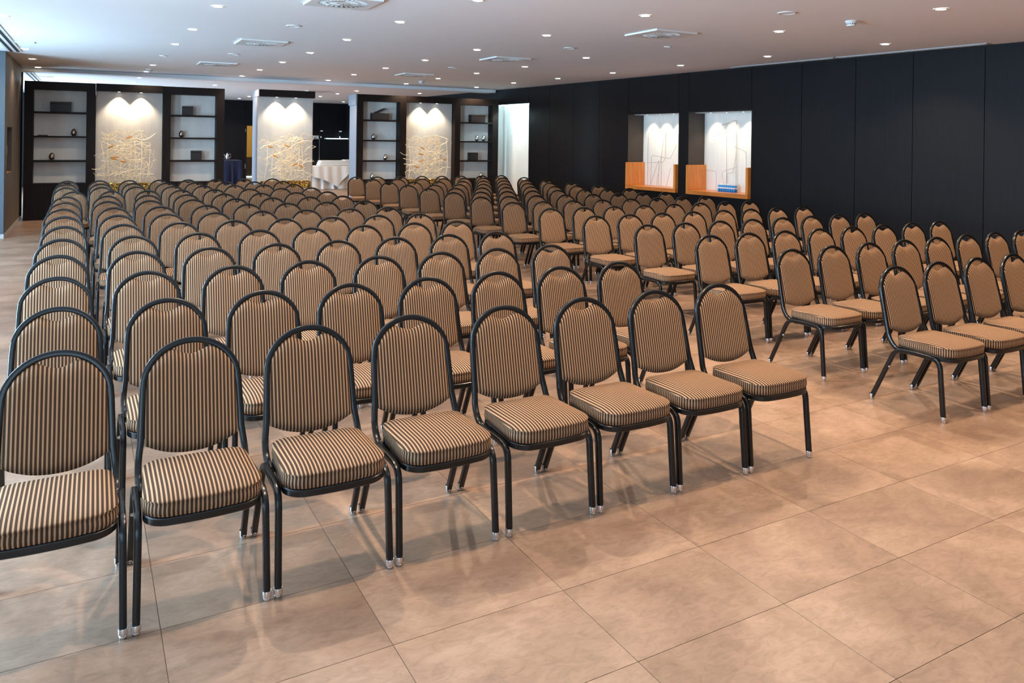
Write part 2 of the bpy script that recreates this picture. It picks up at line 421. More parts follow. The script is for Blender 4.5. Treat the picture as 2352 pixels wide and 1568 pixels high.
# pier wall on the left of the rows (runs away from the camera), with its recess
PX = -1.25
wp = structure(boxes('wall_pier', M['pier'], [(-3.45, PX-.10, 14.72, 17.74, .0, H-.001)]))
# skin boards with the recess left open, z .. in three courses
def skin(y0, y1, z0, z1): boxes('panel', M['pier'], [(PX-.10, PX, y0+.003, y1-.003, z0, z1)], wp)
skin(14.72, 15.10, .07, H-.004)
skin(15.10, 15.95, .07, 1.02); skin(15.10, 15.95, 1.79, H-.004)
skin(15.95, 16.85, .07, H-.004); skin(16.85, 17.74, .07, H-.004)
boxes('recess_back', M['joint'], [(PX-.099, PX-.085, 15.10, 15.95, 1.02, 1.79)], wp)
boxes('recess_sill', M['orange_wood'], [(PX-.085, PX-.002, 15.12, 15.93, 1.021, 1.03)], wp)
boxes('panel', M['pier_end'], [(-2.35, PX-.002, 14.70, 14.72, .07, H-.004)], wp)
boxes('panel', M['pier_end'], [(-3.45, -2.354, 14.70, 14.72, .07, H-.004)], wp)
structure(boxes('baseboard_left', M['trim_grey'], [(-3.45, PX+.004, 14.695, 17.745, 0, .07)]))
al = empty('wall_alarm', (PX-.085, 15.22, 1.31)); tag(al, 'pink wall alarm sounder in the dark recess of the left pier', 'alarm')
boxes('housing', M['pink'], [(0, .075, -.06, .06, 0, .18)], al, bevel=.01); boxes('mount_plate', M['device'], [(-.0, .012, -.07, .07, -.015, .195)], al)
# folding partition parked behind the pier
fp = empty('folding_partition', (-1.8, 18.55, 0)); tag(fp, 'black folding partition leaf parked between left pier and bookcase', 'partition')
boxes('leaf', M['dark_panel'], [(-.55, .525, -.05, .05, .012, H-.05)], fp, bevel=.004); boxes('leaf', M['dark_panel'], [(-.55, .50, .06, .16, .012, H-.05)], fp, bevel=.004)
boxes('top_track', M['trim_grey'], [(-.55, .50, -.03, .14, H-.05, H-.002)], fp)

# back wall with a doorway into a corridor
BY = 28.9
wb = empty('wall_back', (0, BY, 0)); structure(wb)
bxs = [-3.5, -2.2, -.9, .4, 1.7, 2.9, 4.05, 4.80, 5.55, 7.43, 8.17, 10.0]
for a, b in zip(bxs, bxs[1:]):
    if a == 4.80: boxes('panel', M['dark_panel'], [(a+.004, b-.004, 0, .05, 2.13, H-.002)], wb)
    else: boxes('panel', M['dark_panel'], [(a+.004, b-.004, 0, .05, .0, H-.002)], wb)
boxes('wall_core', M['joint'], [(-3.6, 4.80, .05, .2, 0, H), (5.55, 12, .05, .2, 0, H), (4.80, 5.55, .05, .2, 2.13, H)], wb)
d1 = empty('door_1', (4.80, BY, 0)); structure(d1)
boxes('door_frame', M['wenge'], [(0, .04, -.02, .22, 0, 2.13), (.71, .75, -.02, .22, 0, 2.13), (.04, .71, -.02, .22, 2.09, 2.13)], d1)
boxes('hinge', M['bolt'], [(-.015, .002, -.03, -.018, 1.86, 1.98), (-.015, .002, -.03, -.018, .55, .72)], d1)
# the corridor beyond the doorway
structure(boxes('wall_corridor', [M['yellow_wall'], M['brown_dado']], [(3.0, 8.0, 33.6, 33.8, .85, H, 0), (3.0, 8.0, 33.58, 33.8, 0, .85, 1)]))
ls2 = boxes('lamp_strip', M['led'], [(3.2, 7.8, 33.55, 33.575, .02, .05)]); tag(ls2, 'pale green light line along the corridor floor beyond the far doorway', 'light')
area('corridor_lamp', (5.3, 31.6, 2.9), 1.5, .4, 70, (1.0, .82, .5), (0, .3, -1))
# fittings on the back wall
def wall_fit(name, label, cat, parts):
    o = empty(name, (0, BY, 0)); tag(o, label, cat)
    for n_, m_, b_ in parts: boxes(n_, M[m_], b_, o)
    return o
wall_fit('control_panel', 'small grey control panel on the dark back wall above white table', 'panel',
         [('housing', 'device', [(7.20, 7.42, -.035, -.001, 1.645, 1.775)]), ('button_row', 'slot_dark', [(7.235, 7.275, -.04, -.034, 1.665, 1.70), (7.29, 7.33, -.04, -.034, 1.665, 1.70)])])
for x, zz, lb in ((7.46, 1.99, 'black wall hatch with white tag next to the grey control panel'), (8.18, 1.985, 'black wall hatch with white tag beside the grey bookcase side')):
    o = empty('wall_hatch', (x, BY, 0)); tag(o, lb, 'hatch', 'black hatches on the back wall')
    boxes('hatch_door', M['dark_gloss'], [(0, .55, -.03, -.001, 1.36, zz)], o, bevel=.006)
    boxes('tag_plate', M['cap_blue'], [(.02, .115, -.036, -.029, zz-.06, zz-.02)], o)
    boxes('latch', M['cap_blue'], [(.025, .06, -.042, -.029, 1.69, 1.755)], o)
wall_fit('glass_counter_front', 'black gloss glass front along the back wall behind white table', 'counter',
         [('glass_sheet', 'dark_gloss', [(5.75, 9.2, -.16, -.06, .0, 1.62)]), ('edge_strip', 'chrome', [(7.40, 7.43, -.175, -.161, .5, 1.665)]), ('top_rail', 'led', [(7.66, 8.55, -.17, -.15, 1.655, 1.68)])])  # top rail is no lamp; its glow stands in for a bright reflection

# ------------------------------------------------------------------ bookcases and lit panels
def spot(parent, loc, energy, size, color, blend=.6, radius=.03, aim=(0, 0, -1)):
    l = bpy.data.lights.new('lamp_light', 'SPOT'); l.energy = energy; l.spot_size = math.radians(size); l.spot_blend = blend
    l.color = color; l.shadow_soft_size = radius
    o = bpy.data.objects.new('lamp_light', l); COL.objects.link(o); o.location = loc; o.parent = parent
    o.rotation_euler = Vector(aim).to_track_quat('-Z', 'Y').to_euler(); return o

def bookcase(x0, y0, grey_side, label):
    Wd, Ht, D = 1.215, 2.712, .55
    o = empty('bookcase', (x0, y0, 0)); tag(o, label, 'bookcase', 'dark bookcases across the hall')
    t = .15
    boxes('side_post', M['wenge'], [(0, t, 0, D, .0, Ht)], o)
    boxes('side_post', M['wenge'], [(Wd-t-.01, Wd, 0, D, .0, Ht)], o)
    boxes('top_rail', M['wenge'], [(t, Wd-t-.01, 0, D, 2.555, Ht)], o)
    boxes('base_cabinet', M['wenge'], [(t, Wd-t-.01, 0.004, D, .0, .715)], o)
    boxes('back_board', M['shelf_back'], [(t, Wd-t-.01, .27, .30, .715, 2.555)], o)
    for z in (1.135, 1.615, 2.09):
        boxes('shelf', M['wenge'], [(t, Wd-t-.01, .004, .27, z, z+.035)], o)
    if grey_side:
        boxes('side_cladding', M['grey_side'], [(-.012, -.001, .01, D, 0, 2.46)], o)
        boxes('side_cap', M['grey_side'], [(-.03, -.001, .0, D+.05, 2.46, Ht)], o)
    return o
def lit_panel(x0, x1, yh, yp, yb, label, lamps, grey=False):
    o = empty('lit_panel', (0, 0, 0)); tag(o, label, 'wall panel', 'lit wall panels with twig arrangements')
    boxes('header_box', M['wenge'], [(x0, x1, yh, yb, 2.565, 2.715)], o)
    boxes('panel_board', M['white_fabric'], [(x0+.004, x1-.004, yp, yp+.06, 0, 2.565)], o)
    if grey:
        boxes('side_cladding', M['grey_side'], [(x0-.008, x0+.003, yp+.012, yb, 0, 2.565)], o)
        boxes('side_cladding', M['grey_side'], [(x1-.003, x1+.008, yp+.012, yb, 0, 2.565)], o)
        boxes('side_cap', M['grey_side'], [(x0-.014, x0-.001, yh+.01, yb+.02, 2.565, 2.715)], o)
        boxes('core', M['grey_side'], [(x0+.004, x1-.004, yp+.06, yb, 0, 2.565)], o)
    for x in lamps:
        bm = bmesh.new(); lathe(bm, [(.030, -.006), (.045, -.006), (.045, 0), (.030, 0)], x, yp-.10, 2.564, 14, cap=False)
        obj('lamp_ring', finish(bm, 'lamp_ring', M['chrome'], 40), o)
        bm = bmesh.new(); lathe(bm, [(0, -.003), (.031, -.003), (.031, 0)], x, yp-.10, 2.564, 14)
        obj('lamp_lens', finish(bm, 'lamp_lens', M['lens_small']), o)
        spot(o, (x, yp-.085, 2.545), 105, 100, (1.0, .83, .60), .7, .012, (0, -.14, -1))
    return o
YL, YR, YC = 17.6, 17.45, 17.45
B1 = bookcase(-1.187, YL, False, 'dark bookcase nearest the left pier, two bronze eggs and a wide box')
B2 = bookcase(1.265, YL, False, 'dark bookcase with two square boxes and one egg, by navy table')
B3 = bookcase(5.372, YR, True, 'dark bookcase with an open-lidded box and silver eggs below')
B4 = bookcase(7.858, YR, False, 'dark bookcase beside the cold lit recess, a pair of silver eggs')
lit_panel(.032, 1.261, YL-.02, YL+.12, YL+.5, 'pale lit panel between the two left bookcases, gold planter before it', (.445, .855))
lit_panel(3.142, 4.345, YC-.2, YC, YC+.55, 'freestanding pale lit pier between navy table and white table', (3.53, 3.94), True)
lit_panel(6.592, 7.852, YR-.02, YR+.17, YR+.5, 'pale lit panel between the two right bookcases, gold planter before it', (6.97, 7.40))

# ornaments
def egg(x, y, z, label, m='pewter', h=.148):
    bm = bmesh.new(); prof = []
    for i in range(15):
        t = i/14; a = PI*t
        prof.append((max(0, .050*math.sin(a)*(1+.16*math.cos(a))), h*(1-math.cos(a))/2))
    prof[0] = (.016, .0005); prof[-1] = (0, h)
    lathe(bm, prof, n=20)
    o = obj('metal_egg', finish(bm, 'metal_egg', M[m], 80), None, (x, y, z)); tag(o, label, 'egg', 'metal eggs on the shelves')
egg(-.352, YL+.17, 1.6505, 'bronze egg on second shelf of leftmost bookcase, right-hand side')
egg(-.725, YL+.17, 1.1705, 'bronze egg on third shelf of leftmost bookcase')
egg(1.640, YL+.17, 1.6505, 'bronze egg alone on a shelf of the bookcase by navy table')
egg(5.82, YR+.15, 1.6505, 'silver egg under the open-lidded box, on the shelf below', 'silver')
egg(6.12, YR+.15, 1.1705, 'silver egg on third shelf of the open-box bookcase', 'silver')
egg(5.80, YR+.15, .7155, 'silver egg on base of the open-box bookcase, half hidden by chairs', 'silver')
egg(8.535, YR+.15, 1.6505, 'left one of the pair of silver eggs by cold lit recess', 'silver')
egg(8.725, YR+.15, 1.6505, 'right one of the pair of silver eggs by cold lit recess', 'silver')
egg(8.665, YR+.15, .7155, 'silver egg lowest in the bookcase beside the cold lit recess', 'silver')
def keepsake(x, y, z, w, d, h, label, lid='closed'):
    o = empty('keepsake_box', (x, y, z)); tag(o, label, 'box', 'dark boxes on the shelves')
    boxes('box_body', M['leather'], [(-w/2, w/2, -d/2, d/2, 0, h*.80)], o, bevel=.004)
    if lid == 'closed':
        boxes('lid', M['leather'], [(-w/2-.003, w/2+.003, -d/2-.003, d/2+.003, h*.81, h)], o, bevel=.004)
    else:
        q = boxes('lid', M['leather'], [(-w*.30, w*.30, -d/2+.01, d/2-.01, 0, .028)], o, bevel=.004)
        q.location = (.0, 0, h*.80+.046); q.rotation_euler = (0, -.42, 0)
keepsake(-.58, YL+.16, 2.1255, .36, .16, .20, 'wide dark leather box on top shelf of leftmost bookcase')
keepsake(1.755, YL+.15, 2.1255, .205, .16, .19, 'square dark box on top shelf of bookcase by navy table')
keepsake(1.935, YL+.15, 1.1705, .205, .16, .20, 'square dark box on third shelf of bookcase by navy table')
keepsake(5.965, YR+.14, 2.1255, .41, .17, .20, 'dark box with its lid tilted open on a top shelf', 'open')
keepsake(8.53, YR+.14, 2.1255, .39, .18, .19, 'wide dark box on top shelf beside the cold lit recess')
keepsake(8.43, YR+.14, 1.1705, .20, .19, .19, 'square dark box under the pair of silver eggs')
o = empty('shelf_tray', (-.88, YL+.15, 1.6505)); tag(o, 'flat dark tray on second shelf of leftmost bookcase', 'tray')
boxes('tray_base', M['leather'], [(-.08, .08, -.06, .06, 0, .006)], o)
boxes('tray_rim', M['leather'], [(-.085, .085, -.065, -.058, 0, .017), (-.085, .085, .058, .065, 0, .017), (-.085, -.08, -.058, .058, 0, .017), (.08, .085, -.058, .058, 0, .017)], o)

# gold planters on white plinths with twig arrangements
def planter(x0, x1, yc, seed, top, label_p, label_t, label_b):
    R = random.Random(seed); w = x1-x0; xc = (x0+x1)/2; D = .30
    pl = boxes('plinth', M['plinth'], [(x0+.03, x1-.03, yc-D/2+.02, yc+D/2-.02, 0, .598)], bevel=.004); tag(pl, label_b, 'plinth', 'white plinths under the gold planters')
    o = empty('gold_planter', (xc, yc, .60)); tag(o, label_p, 'planter', 'gold planters before the lit panels')
    boxes('trough', M['trough'], [(-w/2, w/2, -D/2, -D/2+.012, 0, .135), (-w/2, w/2, D/2-.012, D/2, 0, .135), (-w/2, -w/2+.012, -D/2+.012, D/2-.012, 0, .135), (w/2-.012, w/2, -D/2+.012, D/2-.012, 0, .135), (-w/2, w/2, -D/2, D/2, 0, .01)], o)
    bm = bmesh.new()      # crumpled gold mosaic flakes on the front and top
    for q in range(900):
        if q < 420: c = Vector((R.uniform(-w/2, w/2), -D/2-.001, R.uniform(.004, .132))); n = Vector((R.uniform(-.6, .6), -1, R.uniform(-.6, .6)))
        else: c = Vector((R.uniform(-w/2+.02, w/2-.02), R.uniform(-D/2+.02, D/2-.02), .120+R.uniform(0, .022))); n = Vector((R.uniform(-.7, .7), R.uniform(-.7, .7), 1))
        n.normalize(); a = n.orthogonal().normalized(); b = n.cross(a); s = R.uniform(.006, .013)
        bm.faces.new([bm.verts.new(c+n*.004+a*s*x+b*s*y) for x, y in ((-1, -1), (1, -1), (1, 1), (-1, 1))])
    f = obj('mosaic_flakes', finish(bm, 'mosaic_flakes', M['gold']), o); f['kind'] = 'stuff'
    t = empty('twig_arrangement', (xc, yc, .757)); tag(t, label_t, 'plant', 'twig arrangements in the gold planters')
    hh = top-.757
    def tube(bm, pts, r, n=5):
        sweep(bm, pts, [(r*math.cos(2*PI*i/n), r*math.sin(2*PI*i/n)) for i in range(n)], (.3, 1, .2))
    xs = [-.43, -.30, -.13, .02, .13, .27, .40]
    for x in xs:                                   # upright sticks
        bm = bmesh.new(); h = hh*R.uniform(.72, .97); lean = R.uniform(-.05, .07); y = R.uniform(-.10, .09); bow = R.uniform(-.04, .04)
        tube(bm, [(x*w + lean*s + bow*math.sin(PI*s), y+.02*math.sin(5*s+x*9), h*s) for s in [k/9 for k in range(10)]], .0085)
        obj('upright_stick', finish(bm, 'upright_stick', M['twig'], 60), t)
    for q in range(26):                            # long twigs lying across
        bm = bmesh.new(); z = hh*(.06+.9*R.random()**.8); x = R.uniform(-.40, .40)*w; L = R.uniform(.22, .55)*w; a = R.uniform(-.5, .5); y = R.uniform(-.13, .11); bend = R.uniform(-.10, .10)
        tube(bm, [(x+L*(s-.5)*math.cos(a), y+R.uniform(-.01, .01)+.08*(s-.5), min(max(z+L*(s-.5)*math.sin(a)+bend*math.sin(PI*s), .0), hh)) for s in [k/7 for k in range(8)]], R.uniform(.005, .0085))
        obj('cross_twig', finish(bm, 'cross_twig', M['twig'], 60), t)
    bm = bmesh.new()                               # the fine tangle
    for q in range(240):
        z = hh*(R.random()**1.0)*.95; x = R.gauss(0, .24)*w; x = max(-.52*w, min(.52*w, x)); y = R.uniform(-.14, .12); L = R.uniform(.06, .26); a = R.gauss(0, .9); cv = R.uniform(-.09, .09)
        tube(bm, [(x+L*(s-.5)*math.cos(a)-cv*math.sin(a)*math.sin(PI*s), y+.05*(s-.5)*R.uniform(-1, 1), max(0, z+L*(s-.5)*math.sin(a)+cv*math.cos(a)*math.sin(PI*s))) for s in [k/4 for k in range(5)]], R.uniform(.0025, .0052), 4)
    f = obj('fine_twigs', finish(bm, 'fine_twigs', M['twig'], 60), t); f['kind'] = 'stuff'
    for q in range(5):                             # amber pods
        bm = bmesh.new(); lathe(bm, [(0, -.075), (.012, -.04), (.017, 0), (.012, .045), (0, .075)], n=8)
        p = obj('seed_pod', finish(bm, 'seed_pod', M['pod'], 60), t, (R.uniform(-.36, .36)*w, -.12, hh*R.uniform(.25, .92))); p.rotation_euler = (0, PI/2+R.uniform(-.7, .7), 0)
planter(.10, 1.02, 16.92, 5, 1.80, 'gold mosaic planter in front of the left lit panel', 'pale tangled twig arrangement before the left lit panel', 'white plinth under the left gold planter')
planter(3.146, 4.15, 16.92, 8, 1.77, 'gold mosaic planter in front of the freestanding lit pier', 'pale tangled twig arrangement before the freestanding pier', 'white plinth under the gold planter of the freestanding pier')
planter(6.42, 7.48, 16.95, 3, 1.78, 'gold mosaic planter in front of the right lit panel', 'pale tangled twig arrangement before the right lit panel', 'white plinth under the right gold planter')

# ------------------------------------------------------------------ tables behind the bookcases
def banquet_table(x0, x1, y0, y1, h, m, name, label, cat='table'):
    o = empty(name, ((x0+x1)/2, (y0+y1)/2, 0)); tag(o, label, cat)
    w, d = (x1-x0)/2, (y1-y0)/2
    boxes('table_top', M['wenge'], [(-w+.02, w-.02, -d+.02, d-.02, h-.045, h-.02)], o)
    for sx in (-1, 1):
        for sy in (-1, 1):
            bm = bmesh.new(); lathe(bm, [(.02, 0), (.02, h-.045)], sx*(w-.12), sy*(d-.12), 0, 10); obj('leg', finish(bm, 'leg', M['bolt'], 40), o)
    # cloth: flat top and a pleated skirt to the floor
    bm = bmesh.new(); per = []
    n = 150
    def edge(t):
        P = 4*(w+d); s = t*P
        for a, b, L in (((-w, -d), (1, 0), 2*w), ((w, -d), (0, 1), 2*d), ((w, d), (-1, 0), 2*w), ((-w, d), (0, -1), 2*d)):
            if s <= L: return a[0]+b[0]*s, a[1]+b[1]*s, (b[1], -b[0])
            s -= L
        return -w, -d, (0, -1)
    rings = []
    for z, amp in ((h, 0), (h-.02, .1), (h*.6, .6), (h*.25, .9), (.004, 1.0)):
        ring = []
        for i in range(n):
            x, y, nn = edge(i/n); f = .028*amp*math.sin(i*2*PI/6.0+math.sin(i*.7)) + .03*amp
            ring.append(bm.verts.new((x+nn[0]*f, y+nn[1]*f, z)))
        rings.append(ring)
    bm.faces.new(rings[0])
    for a, b in zip(rings, rings[1:]):
        for i in range(n):
            j = (i+1) % n; bm.faces.new((a[i], b[i], b[j], a[j]))
    obj('table_skirt', finish(bm, 'table_skirt', M[m], 50), o)
    return o
WT = banquet_table(5.7, 8.5, 25.25, 26.2, .75, 'linen', 'cloth_table', 'long table under a white pleated cloth behind the bookcases')
# second white cloth laid over, hanging to a point at the front
bm = bmesh.new(); top = []; mid = []; hem = []
for i in range(49):
    x = -1.45+2.9*i/48; px = x+7.1
    if px < 7.12: hz = .44-.38*max(0, (px-5.9)/(7.12-5.9))**2.2
    else: hz = .06+.62*min(1, (px-7.12)/.60)**.75
    wv = .022*math.sin(i*1.25)
    top.append(bm.verts.new((x, -.40, .757))); mid.append(bm.verts.new((x, -.525, .752))); hem.append(bm.verts.new((x, -.575+wv, hz)))
for i in range(48):
    bm.faces.new((top[i], top[i+1], mid[i+1], mid[i])); bm.faces.new((mid[i], mid[i+1], hem[i+1], hem[i]))
oc = obj('overlay_cloth', finish(bm, 'overlay_cloth', M['linen'], 60), None, (7.1, 25.725, 0)); tag(oc, 'white overlay cloth hanging to a point over the long table front', 'tablecloth')
fc = empty('folded_cloths', (7.2, 25.70, .7585)); tag(fc, 'sloping stack of folded white cloths on the long white table', 'cloth')
for q, (a, b, z0, z1) in enumerate(((-.62, .70, 0, .06), (-.60, .70, .062, .12), (-.57, .70, .122, .175), (.25, .52, .177, .20))):
    bm = bmesh.new(); box(bm, a, b, -.22, .20, z0, z1); bmesh.ops.bevel(bm, geom=bm.edges[:], offset=.018 if q < 3 else .008, segments=2, affect='EDGES')
    obj('folded_cloth', finish(bm, 'folded_cloth', M['linen'], 40), fc)
banquet_table(2.7, 4.22, 26.0, 27.0, .925, 'velvet', 'cloth_table', 'high narrow table under a navy cloth beside the far doorway')
def coffee_pot(x, y, z, s, label):
    o = empty('coffee_pot', (x, y, z), .3); o.scale = (s, s, s); tag(o, label, 'coffee pot', 'silver coffee pots on the navy table')
    bm = bmesh.new(); lathe(bm, [(.045, 0), (.052, .01), (.052, .12), (.044, .155), (.034, .17)], n=16); obj('body', finish(bm, 'body', M['silver'], 40), o)
    bm = bmesh.new(); lathe(bm, [(.036, .171), (.034, .185), (.012, .20), (.006, .207), (.011, .216), (0, .224)], n=14); obj('lid', finish(bm, 'lid', M['silver'], 40), o)
    c = [(.006*math.cos(i*PI/3), .006*math.sin(i*PI/3)) for i in range(6)]
    bm = bmesh.new(); sweep(bm, fillet([(.045, 0, .16), (.095, 0, .20), (.105, 0, .09), (.05, 0, .05)], .04), c, (0, 1, 0)); obj('handle', finish(bm, 'handle', M['silver'], 50), o)
    bm = bmesh.new(); sweep(bm, fillet([(-.045, 0, .09), (-.085, 0, .12), (-.10, 0, .175)], .03), c, (0, 1, 0)); obj('spout', finish(bm, 'spout', M['silver'], 50), o)
coffee_pot(3.80, 26.22, .9255, 1.12, 'taller silver coffee pot on the navy table')
coffee_pot(3.655, 26.30, .9255, .92, 'shorter silver coffee pot half behind the dark bookcase')

# ------------------------------------------------------------------ ceiling fittings
bm = bmesh.new(); lathe(bm, [(.045, -.001), (.046, -.007), (.058, -.007), (.063, -.001)], n=20, cap=False); ring_me = finish(bm, 'trim_ring', M['frame_white'], 40)
bm = bmesh.new(); lathe(bm, [(.0, -.0065), (.046, -.0065), (.046, -.001)], n=20, cap=False); lens_me = finish(bm, 'lens', M['lens'])
def downlight(x, y, label, group, e=1.0):
    o = empty('downlight', (x, y, H)); tag(o, label, 'downlight', group)
    obj('trim_ring', ring_me, o); obj('lens', lens_me, o)
    spot(o, (0, 0, -.02), SPOT_W*e, 130, SPOT_C, .8, .022)
LIGHTS = {   # columns counted from the windows; positions in metres
 0: [(-.90,10.35),(-.92,12.24),(-.95,14.15),(-.96,15.93),(-.98,17.81)],
 1: [(1.095,8.33),(1.065,10.29),(1.02,12.08),(.96,15.87),(.94,17.55),(.90,19.48),(.87,21.31)],
 2: [(3.19,6.59),(3.04,8.29),(2.98,10.17),(2.95,12.05),(2.90,13.83),(2.85,15.65),(2.81,17.45),(2.76,19.30),(2.72,21.0)],
 3: [(5.06,6.43),(4.99,8.31),(4.93,10.19),(4.86,12.03),(4.78,13.79),(4.72,15.59),(4.69,17.47),(4.60,19.07),(4.40,25.95),(4.36,27.6)],
 4: [(7.19,4.58),(7.09,6.49),(6.84,10.17),(6.77,12.02),(6.65,13.75),(6.54,15.43),(6.53,17.35),(6.42,18.95),(6.39,20.82),(6.33,22.53),(6.28,24.30)],
 5: [(9.09,6.54),(8.95,8.41),(8.82,10.23),(8.73,12.07),(8.60,13.84),(8.44,15.50),(8.39,17.34),(8.32,19.07),(8.21,20.71),(7.89,27.27)]}
for cix, lst in LIGHTS.items():
    for q, (x, y) in enumerate(lst):
        downlight(x, y, 'lit ceiling downlight, %s line from the windows, %s away from camera' % (ORD[cix], ORD[q]), 'recessed ceiling downlights', .25 if cix == 0 else (1.4 if y < 7.5 else ((.38 if y < 12.5 else .58) if y < 18.2 else .9)))
for x, y in ((1.12, 6.5), (3.2, 4.7), (5.2, 4.5), (9.2, 4.6), (1.15, 4.6), (1.15, 2.75), (3.25, 2.75), (5.3, 2.65), (7.25, 2.7), (9.3, 2.7), (3.3, .9), (5.4, .8), (7.3, .8), (9.4, .8), (-.9, 8.4)):  # unseen lamps carrying the grid on, added to light the foreground
    downlight(x, y, 'lit ceiling downlight above the open floor near the camera', 'downlights over the open floor', .75 if y < 2 else 1.25)

# swirl air diffusers: a square plate with a round grille of radial slots
def diffuser(x, y, label, near):
    o = empty('air_diffuser', (x, y, H), 0); tag(o, label, 'air vent', 'square swirl air vents in the ceiling')
    hs = .31; bm = bmesh.new(); n = 32; ri = .235
    zi = -.022
    inner = [bm.verts.new((ri*math.cos(2*PI*i/n), ri*math.sin(2*PI*i/n), zi)) for i in range(n)]
    outer = []
    for i in range(n):
        a = 2*PI*i/n; k = hs/max(abs(math.cos(a)), abs(math.sin(a))); outer.append(bm.verts.new((k*math.cos(a), k*math.sin(a), zi)))
    up = [bm.verts.new((v.co.x, v.co.y, -.001)) for v in outer]
    for i in range(n):
        j = (i+1) % n; bm.faces.new((inner[i], outer[i], outer[j], inner[j])); bm.faces.new((outer[i], up[i], up[j], outer[j]))
    obj('face_plate', finish(bm, 'face_plate', M['frame_white'], 30), o)
    bm = bmesh.new(); lathe(bm, [(.0, -.012), (.24, -.012), (.24, -.008)], n=32); obj('dark_plenum', finish(bm, 'dark_plenum', M['slot_dark']), o)
    bm = bmesh.new(); lathe(bm, [(.0, -.021), (.07, -.021), (.07, -.013)], n=24); obj('centre_disc', finish(bm, 'centre_disc', M['frame_white'], 40), o)
    bm = bmesh.new(); lathe(bm, [(.148, -.0215), (.166, -.0215), (.166, -.013), (.148, -.013)], n=32, cap=False); obj('grille_ring', finish(bm, 'grille_ring', M['frame_white'], 40), o)
    def blade(bm, a):
        c, s = math.cos(a), math.sin(a); p = []
        for r, hw in ((.068, .004), (.238, .0115)):
            for q in (-1, 1): p.append((r*c-q*hw*s, r*s+q*hw*c))
        for z in (-.0205, -.013): [bm.verts.new((u, v, z)) for u, v in p]
        bm.verts.ensure_lookup_table(); v = bm.verts[-8:]
        for f in ((0, 1, 3, 2), (4, 6, 7, 5), (0, 4, 5, 1), (1, 5, 7, 3), (3, 7, 6, 2), (2, 6, 4, 0)): bm.faces.new([v[i] for i in f])
    if near:
        bm = bmesh.new(); blade(bm, 0); me = finish(bm, 'blade', M['frame_white'])
        for i in range(28): obj('blade', me, o, (0, 0, 0), 2*PI*i/28)
    else:
        bm = bmesh.new()
        for i in range(28): blade(bm, 2*PI*i/28)
        f = obj('blades', finish(bm, 'blades', M['frame_white']), o); f['kind'] = 'stuff'
VL = [(2.11, 7.36), (2.04, 11.15), (1.95, 14.85), (1.95, 18.9), (6.06, 7.40), (5.86, 11.07), (5.75, 14.81), (5.61, 18.75), (5.53, 21.8)]
for q, (x, y) in enumerate(VL):
    diffuser(x, y, '%s square swirl vent from the camera in the %s ceiling line' % (ORD[q if q < 4 else q-4], 'window-side' if q < 4 else 'panel-side'), q in (0, 1, 4))
def ceiling_disc(x, y, r, label, name='ceiling_cover', cat='cover'):
    o = empty(name, (x, y, H)); tag(o, label, cat)
    bm = bmesh.new(); lathe(bm, [(r*.78, -.007), (r*.80, -.011), (r, -.009), (r, -.001)], n=24, cap=False); obj('rim', finish(bm, 'rim', M['frame_white'], 40), o)
    bm = bmesh.new(); lathe(bm, [(0, -.007), (r*.79, -.007)], n=24, cap=False); obj('face', finish(bm, 'face', M['ceiling']), o)
ceiling_disc(6.146, 5.526, .095, 'large round white ceiling speaker nearest the camera, beside smoke detector', 'ceiling_speaker', 'speaker')
ceiling_disc(2.069, 9.282, .085, 'round white ceiling speaker between the first two window-side vents', 'ceiling_speaker', 'speaker')
ceiling_disc(5.93, 9.246, .085, 'round white ceiling speaker between the first two panel-side vents', 'ceiling_speaker', 'speaker')
ceiling_disc(1.956, 12.975, .085, 'round white ceiling speaker between second and third window-side vents', 'ceiling_speaker', 'speaker')
ceiling_disc(5.777, 12.953, .085, 'round white ceiling speaker between second and third panel-side vents', 'ceiling_speaker', 'speaker')
ceiling_disc(.997, 13.96, .06, 'small flat round blanking cover in the window-side downlight line')
ceiling_disc(6.962, 8.351, .05, 'small flat round blanking cover behind the nearest panel-side vent')
def smoke_detector(x, y, label):
    o = empty('smoke_detector', (x, y, H)); tag(o, label, 'smoke detector', 'white smoke detectors')
    bm = bmesh.new(); lathe(bm, [(.062, -.001), (.062, -.016), (.052, -.022)], n=24); obj('base', finish(bm, 'base', M['frame_white'], 40), o)
    bm = bmesh.new(); lathe(bm, [(.052, -.022), (.050, -.045), (.040, -.058), (0, -.060)], n=24); obj('head', finish(bm, 'head', M['frame_white'], 40), o)
    bm = bmesh.new()
    for i in range(14):
        a = 2*PI*i/14; c, s = math.cos(a), math.sin(a)
        v = [bm.verts.new((.0515*math.cos(a+da), .0515*math.sin(a+da), z)) for da, z in ((-.14, -.040), (.14, -.040), (.14, -.031), (-.14, -.031))]; bm.faces.new(v)
    obj('vent_slots', finish(bm, 'vent_slots', M['slot_dark']), o)
smoke_detector(7.117, 5.529, 'white smoke detector nearest the camera, by the large ceiling speaker')
smoke_detector(6.522, 16.356, 'white smoke detector before the ceiling beam, on the panel side')
smoke_detector(.953, 16.834, 'white smoke detector before the ceiling beam, on the window side')
def slot_diffuser(x, y0, y1, w, label, rz=0.0):
    o = empty('slot_diffuser', (x, y0, H), rz); tag(o, label, 'air vent', 'long slot vents in the ceiling'); L = y1-y0
    boxes('frame', M['frame_white'], [(-w/2, w/2, 0, L, -.010, -.001)], o)
    for q in (-1, 1): boxes('slot', M['slot_dark'], [(q*w*.22-w*.10, q*w*.22+w*.10, .03, L-.03, -.013, -.0102)], o)
slot_diffuser(-1.12, 9.0, 14.66, .20, 'long white slot vent with two dark lines before the left pier')
slot_diffuser(-1.24, 18.75, 24.2, .18, 'long white slot vent with two dark lines beyond the folding partition')
